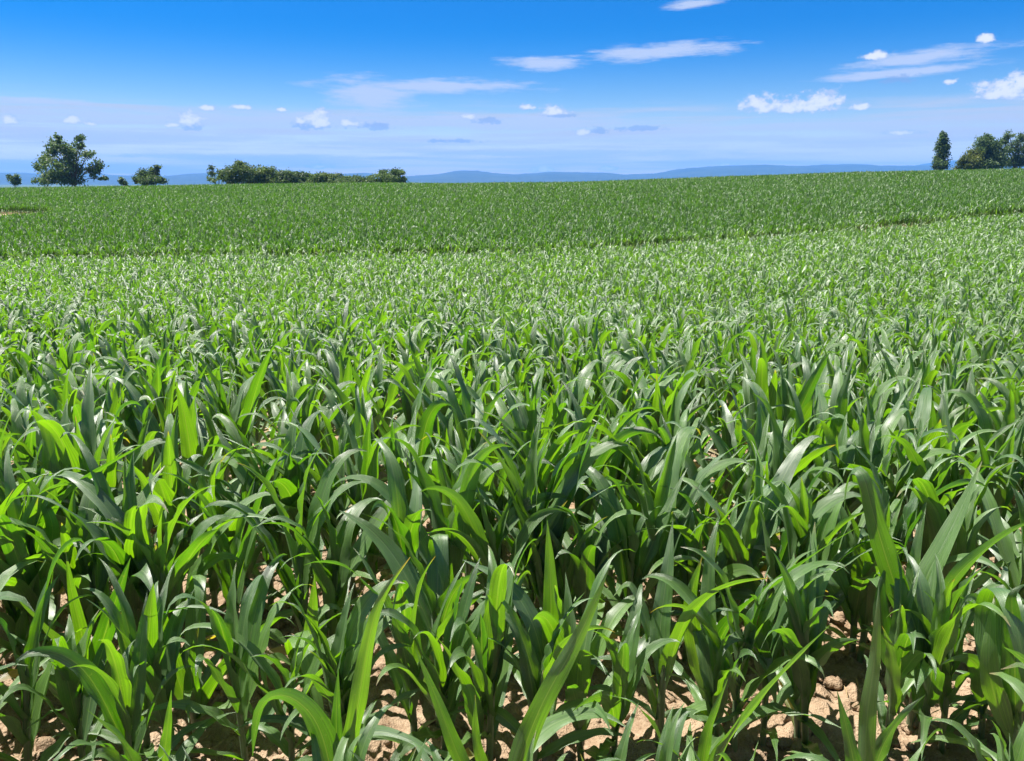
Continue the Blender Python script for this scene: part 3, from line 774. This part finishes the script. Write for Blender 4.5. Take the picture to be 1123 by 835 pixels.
tree('broadleaf_tree', 'tall dense dark tree in the middle of the right-hand clump', 'tree', 252,
     [(1084, 153, 6, 5), (1080, 160, 9, 7), (1091, 160, 7, 7), (1076, 170, 9, 9), (1092, 171, 11, 10), (1084, 180, 16, 7)], 1086, M_FOL_DARK, leaf=0.5, group=G, seed=11)
tree('broadleaf_tree', 'thin-crowned tall tree with sky gaps at the right frame edge of the clump', 'tree', 258,
     [(1107, 149, 5, 4), (1101, 156, 5, 5), (1113, 158, 5, 6), (1105, 166, 6, 6), (1121, 152, 5, 5), (1127, 160, 6, 6), (1117, 168, 6, 5), (1110, 177, 11, 7), (1126, 178, 9, 6), (1134, 168, 8, 9)], 1112, M_FOL_DARK, leaf=0.45, dens=0.55, group=G, seed=12)

# ------------------------------------------------------------------ hills
def hill_range(name, prof, dist_y, label, depth=2500):
    px = np.array([p[0] for p in prof], float); py = np.array([p[1] for p in prof], float)
    xx = np.linspace(px[0], px[-1], 420)
    k = np.array([1, 2, 3, 2, 1.]); k /= k.sum()
    yy = np.interp(xx, px, py)
    for _ in range(3): yy = np.convolve(np.pad(yy, 2, mode='edge'), k, 'valid')
    yy = yy + (vnoise(xx * 0.05, xx * 0, 4) - .5) * 1.6 + (vnoise(xx * 0.2, xx * 0, 6) - .5) * 0.7
    top = np.array([at_y(a, b, dist_y) for a, b in zip(xx, yy)])
    rows = []
    for f in np.linspace(-1, 1, 25):
        w = (1 - abs(f) ** 1.5)
        P = top.copy(); P[:, 1] += f * depth
        P[:, 0] *= (1 + f * depth / dist_y * 0.3)
        spur = 1 + 0.35 * (vnoise(P[:, 0] / 420, P[:, 1] / 700, 9) - .5) * (1 - w) * 2
        P[:, 2] = -24 + (top[:, 2] + 24) * np.clip(w * spur, 0, 1)
        rows.append(P)
    V = np.concatenate(rows); n = len(xx)
    I = (np.arange(24)[:, None] * n + np.arange(n - 1)[None]).ravel()
    tag(link(name, make_mesh(name, V, np.stack([I, I + 1, I + n + 1, I + n], 1), M_HILL)), label, kind='structure')

hill_range('hills', [(-500, 193), (-200, 190), (-60, 191), (0, 191), (40, 190), (70, 191), (100, 189.5), (130, 192.5), (165, 193.5), (195, 193), (228, 190), (300, 191), (400, 190), (430, 192), (447, 194.5),
                     (480, 190.5), (505, 187.5), (520, 187), (545, 190), (566, 193), (590, 190), (612, 188.5), (640, 189), (660, 188.5), (690, 192.5), (720, 190), (745, 186), (770, 183), (800, 181),
                     (850, 181.5), (880, 182), (910, 180.5), (940, 180), (970, 182), (1010, 182), (1060, 181), (1200, 180), (1500, 184), (1700, 188)], 9000, 'long low range of wooded hills, blue with distance')
hill_range('hills', [(700, 192), (900, 188), (1000, 182.5), (1030, 177.5), (1046, 175.5), (1070, 176), (1110, 177), (1250, 174), (1500, 180), (1700, 190)], 11500, 'farther blue hill showing behind the poplar', 1800)

# ------------------------------------------------------------------ haze
def box_mesh(name, lo, hi):
    V = [(x, y, z) for x in (lo[0], hi[0]) for y in (lo[1], hi[1]) for z in (lo[2], hi[2])]
    return make_mesh(name, V, [(0, 1, 3, 2), (4, 6, 7, 5), (0, 4, 5, 1), (2, 3, 7, 6), (0, 2, 6, 4), (1, 5, 7, 3)], None, smooth=False)
mh, th, outh = new_mat('haze')
pv = th.n('ShaderNodeVolumePrincipled')
pv.inputs['Color'].default_value = (0.13, 0.40, 1.0, 1)
pv.inputs['Density'].default_value = 1.0e-4
pv.inputs['Anisotropy'].default_value = 0.0
th.l.new(pv.outputs[0], outh.inputs['Volume'])
hm = box_mesh('haze', (-21000, -200, -26), (21000, 14200, 330))
hm.materials.append(mh)
tag(link('haze', hm), 'pale blue summer haze over the plain', 'haze', kind='stuff')

# ------------------------------------------------------------------ sun and sky
SUN_EL, SUN_AZ = R(66), R(-68)          # azimuth clockwise from +Y (the view direction): high, ahead and to the left
sd = np.array([math.sin(SUN_AZ) * math.cos(SUN_EL), math.cos(SUN_AZ) * math.cos(SUN_EL), math.sin(SUN_EL)])
ld = bpy.data.lights.new('sun', 'SUN'); ld.energy = 5.0; ld.angle = R(0.53); ld.color = (1.0, 0.955, 0.88)
lo = bpy.data.objects.new('sun', ld); COL.objects.link(lo)
from mathutils import Vector
lo.rotation_euler = Vector(-sd).to_track_quat('-Z', 'Y').to_euler()
lo.location = (0, 0, 60)

world = bpy.data.worlds.new('World'); scene.world = world; world.use_nodes = True
wt = world.node_tree; wt.nodes.clear(); t = NT(wt)
wout = t.n('ShaderNodeOutputWorld'); bg = t.n('ShaderNodeBackground')
sky = t.n('ShaderNodeTexSky', sky_type='NISHITA'); sky.sun_disc = False
sky.sun_elevation = SUN_EL; sky.sun_rotation = SUN_AZ
sky.altitude = 200; sky.air_density = 1.0; sky.dust_density = 0.3; sky.ozone_density = 3.0
tc = t.n('ShaderNodeTexCoord'); dirv = tc.outputs['Generated']
sp = t.n('ShaderNodeSeparateXYZ'); t.l.new(dirv, sp.inputs[0])
az = t.m('MULTIPLY', t.m('ARCTAN2', sp.outputs[0], sp.outputs[1]), 57.2958)
el = t.m('MULTIPLY', t.m('ARCSINE', sp.outputs[2]), 57.2958)
# deepen the low sky to the strong summer blue of the place
hs_ = t.n('ShaderNodeHueSaturation'); hs_.inputs['Saturation'].default_value = 1.2; hs_.inputs['Value'].default_value = 1.0
t.l.new(sky.outputs[0], hs_.inputs['Color'])
col = hs_.outputs[0]
tint = t.mix(t.step(el, -1.0, 10.5), (1.22, 0.98, 0.80), (0.0, 0.41, 0.80))
col = t.mix(t.step(el, 13.0, 30.0, 1.0, 0.0), col, t.mix(1.0, col, tint, 'MULTIPLY'))
hz = t.n('ShaderNodeHueSaturation'); hz.inputs['Saturation'].default_value = 0.75; hz.inputs['Value'].default_value = 0.5  # unseen high sky dimmed and greyed to control fill and leaf reflections
t.put(hz.inputs['Color'], col)
col = t.mix(t.step(el, 16.0, 34.0), col, hz.outputs[0])
# made-up bright cloud overhead, out of frame, added to neutralise leaf reflections
hi = t.noise(t.v('MULTIPLY', dirv, (3.0, 3.0, 5.0)), 1.6, 4.0, 0.55)
col = t.mix(t.m('MULTIPLY', t.step(el, 16.0, 30.0), t.step(hi, 0.46, 0.70, 0.0, 0.4)), col, (4.2, 4.3, 4.4))
# ----- clouds, by azimuth and elevation
def cmb(x, y, z=0.0):
    c = t.n('ShaderNodeCombineXYZ'); t.put(c.inputs[0], x); t.put(c.inputs[1], y); t.put(c.inputs[2], z); return c.outputs[0]
ae = cmb(az, el)
PXD = 14.8 / 1.0                       # photo pixels per degree near the frame middle
nA = t.noise(t.v('MULTIPLY', ae, (0.040, 0.85, 0)), 1.0, 6.0, 0.6)       # long streaks
nB = t.noise(t.v('MULTIPLY', ae, (1.0, 1.35, 0)), 1.5, 7.0, 0.62)          # lumps
nC = t.noise(t.v('MULTIPLY', ae, (0.30, 1.9, 0)), 1.0, 7.0, 0.68)         # fibres
CW = 9.0                                # white of sunlit cloud, in sky units
# veil sheet along the low sky
edge = t.m('ADD', el, t.m('MULTIPLY', t.m('SUBTRACT', t.noise(t.v('MULTIPLY', ae, (0.07, 0.5, 4)), 1.0, 4.0, 0.6), 0.5), 3.4))
veil = t.m('MULTIPLY', t.step(edge, 4.2, 5.5, 1.0, 0.0), t.step(el, -0.3, 3.0, 1.0, 1.0))
nD = t.noise(t.v('MULTIPLY', ae, (0.09, 2.4, 7)), 1.0, 5.0, 0.6)
nA = t.m('ADD', t.m('MULTIPLY', nA, 0.6), t.m('MULTIPLY', nD, 0.4))
streak = t.step(nA, 0.42, 0.57, 0.10, 1.0)
veil = t.m('MULTIPLY', t.m('MULTIPLY', veil, streak), 0.9)
col = t.mix(veil, col, (3.8, 4.05, 4.55))
def blobs(items, noise, amp, k=1.0):
    run = None
    for (px, py, rx, ry, dn, slope) in items:
        rx *= k; ry *= k
        a0, e0 = azel(px, py); a1, _ = azel(px + rx, py); _, e1 = azel(px, py - ry)
        ra, re = abs(a1 - a0), abs(e1 - e0)
        d = t.v('SUBTRACT', ae, (a0, e0, 0))
        if slope:
            # shear a slanting streak
            s2 = t.n('ShaderNodeSeparateXYZ'); t.l.new(d, s2.inputs[0])
            d = cmb(s2.outputs[0], t.m('SUBTRACT', s2.outputs[1], t.m('MULTIPLY', s2.outputs[0], slope)))
        d = t.v('MULTIPLY', d, (1 / ra, 1 / re, 0))
        if dn < 1:                     # flat base: distances below the middle count more
            d = t.v('MAXIMUM', d, t.v('MULTIPLY', d, (1, 1 / dn, 0))) if False else d
            s2 = t.n('ShaderNodeSeparateXYZ'); t.l.new(d, s2.inputs[0])
            yv = t.m('MAXIMUM', s2.outputs[1], t.m('MULTIPLY', s2.outputs[1], -1 / dn))
            d = cmb(s2.outputs[0], yv)
        e = t.m('SUBTRACT', 1.0, t.v('LENGTH', d))
        run = e if run is None else t.m('MAXIMUM', run, e)
    return t.m('ADD', run, t.m('MULTIPLY', t.m('SUBTRACT', noise, 0.5), amp))
# thin streaks
st = blobs([(720, 57, 90, 9, 1, .035), (600, 70, 48, 7, 1, 0), (470, 95, 112, 8, 1, 0), (408, 105, 46, 20, 1, 0), (1010, 63, 85, 9, 1, .08), (990, 80, 90, 6, 1, .05),
            (40, 110, 52, 4, 1, 0), (980, 144, 40, 5, 1, 0), (760, 4, 36, 5, 1, .05), (860, 140, 200, 5, 1, 0), (780, 153, 150, 4, 1, 0), (300, 133, 240, 9, 1, 0), (560, 135, 130, 9, 1, 0), (180, 150, 150, 5, 1, 0), (430, 158, 120, 4, 1, 0), (950, 155, 120, 3, 1, 0), (640, 168, 200, 4, 1, 0), (250, 172, 160, 4, 1, 0)], nC, 2.7)
col = t.mix(t.step(st, -0.35, 0.7, 0.0, 0.88), col, (3.72, 4.26, 5.52))
# grey-blue shaded cloudlets
gr = blobs([(415, 140, 24, 8, .5, 0), (537, 134, 18, 7, .5, 0), (985, 88, 24, 9, .5, 0), (700, 141, 40, 4, 1, 0), (345, 138, 30, 6, 1, 0), (615, 127, 22, 3, 1, 0), (650, 145, 22, 6, .6, 0), (210, 139, 16, 4, 1, 0), (500, 155, 40, 3, 1, 0)], nB, 3.0)
col = t.mix(t.step(gr, 0.1, 0.55, 0.0, 0.62), col, (1.62, 2.52, 4.44))
# cumulus
cu_items = [(350, 134, 17, 14, .45, 0), (208, 133, 16, 11, .6, 0), (607, 124, 16, 8, .35, 0), (577, 118, 9, 5, .6, 0), (229, 119, 9, 4, .6, 0), (264, 118, 10, 4, .6, 0), (80, 133, 10, 6, .7, 0),
            (12, 133, 13, 6, .5, 0), (868, 120, 58, 12, .35, 0), (903, 113, 24, 14, .45, 0), (830, 115, 18, 12, .5, 0), (1100, 104, 38, 17, .35, 0), (1120, 93, 24, 16, .6, 0), (1080, 42, 11, 6, .8, 0),
            (965, 62, 18, 6, .6, 0), (942, 118, 14, 5, .6, 0), (595, 187, 13, 5, .5, 0), (668, 185, 10, 4, .5, 0), (1042, 90, 8, 4, .7, 0), (330, 133, 10, 5, .5, 0), (100, 136, 9, 4, .5, 0), (190, 138, 10, 4, .5, 0), (385, 136, 12, 5, .5, 0), (515, 128, 9, 4, .6, 0), (640, 145, 12, 5, .6, 0), (352, 183, 14, 4, .6, 0), (800, 181, 12, 3, .6, 0), (990, 146, 20, 4, .6, 0), (310, 121, 7, 3, .6, 0)]
cu = blobs(cu_items, nB, 2.4, 1.22)
shade = t.step(t.m('ADD', cu, t.m('MULTIPLY', t.m('SUBTRACT', t.noise(t.v('ADD', t.v('MULTIPLY', ae, (1.1, 1.5, 0)), (0.25, -0.45, 3)), 1.3, 5.0, .6), 0.5), 1.6)), 0.0, 0.85)
ccol = t.mix(shade, (3.00, 3.72, 5.16), (5.76, 5.82, 6.00))
col = t.mix(t.step(cu, -0.05, 0.5, 0.0, 0.96), col, ccol)
t.put(bg.inputs['Color'], col)
bg.inputs['Strength'].default_value = 0.056
t.l.new(bg.outputs[0], wout.inputs['Surface'])

# ------------------------------------------------------------------ camera and view
cam = bpy.data.cameras.new('camera'); co = bpy.data.objects.new('camera', cam); COL.objects.link(co)
co.location = EYE; co.rotation_euler = (math.pi / 2 - PITCH, 0, 0)
cam.sensor_width = 36; cam.lens = 36 * F / PW
cam.clip_start = 0.05; cam.clip_end = 60000
scene.camera = co
vs = scene.view_settings
vs.view_transform = 'Standard'; vs.look = 'None'; vs.exposure = 1.58; vs.gamma = 1.0; vs.use_curve_mapping = False
scene.cycles.max_bounces = 8; scene.cycles.diffuse_bounces = 3; scene.cycles.glossy_bounces = 2
scene.cycles.transmission_bounces = 4; scene.cycles.volume_bounces = 0
scene.cycles.use_denoising = True
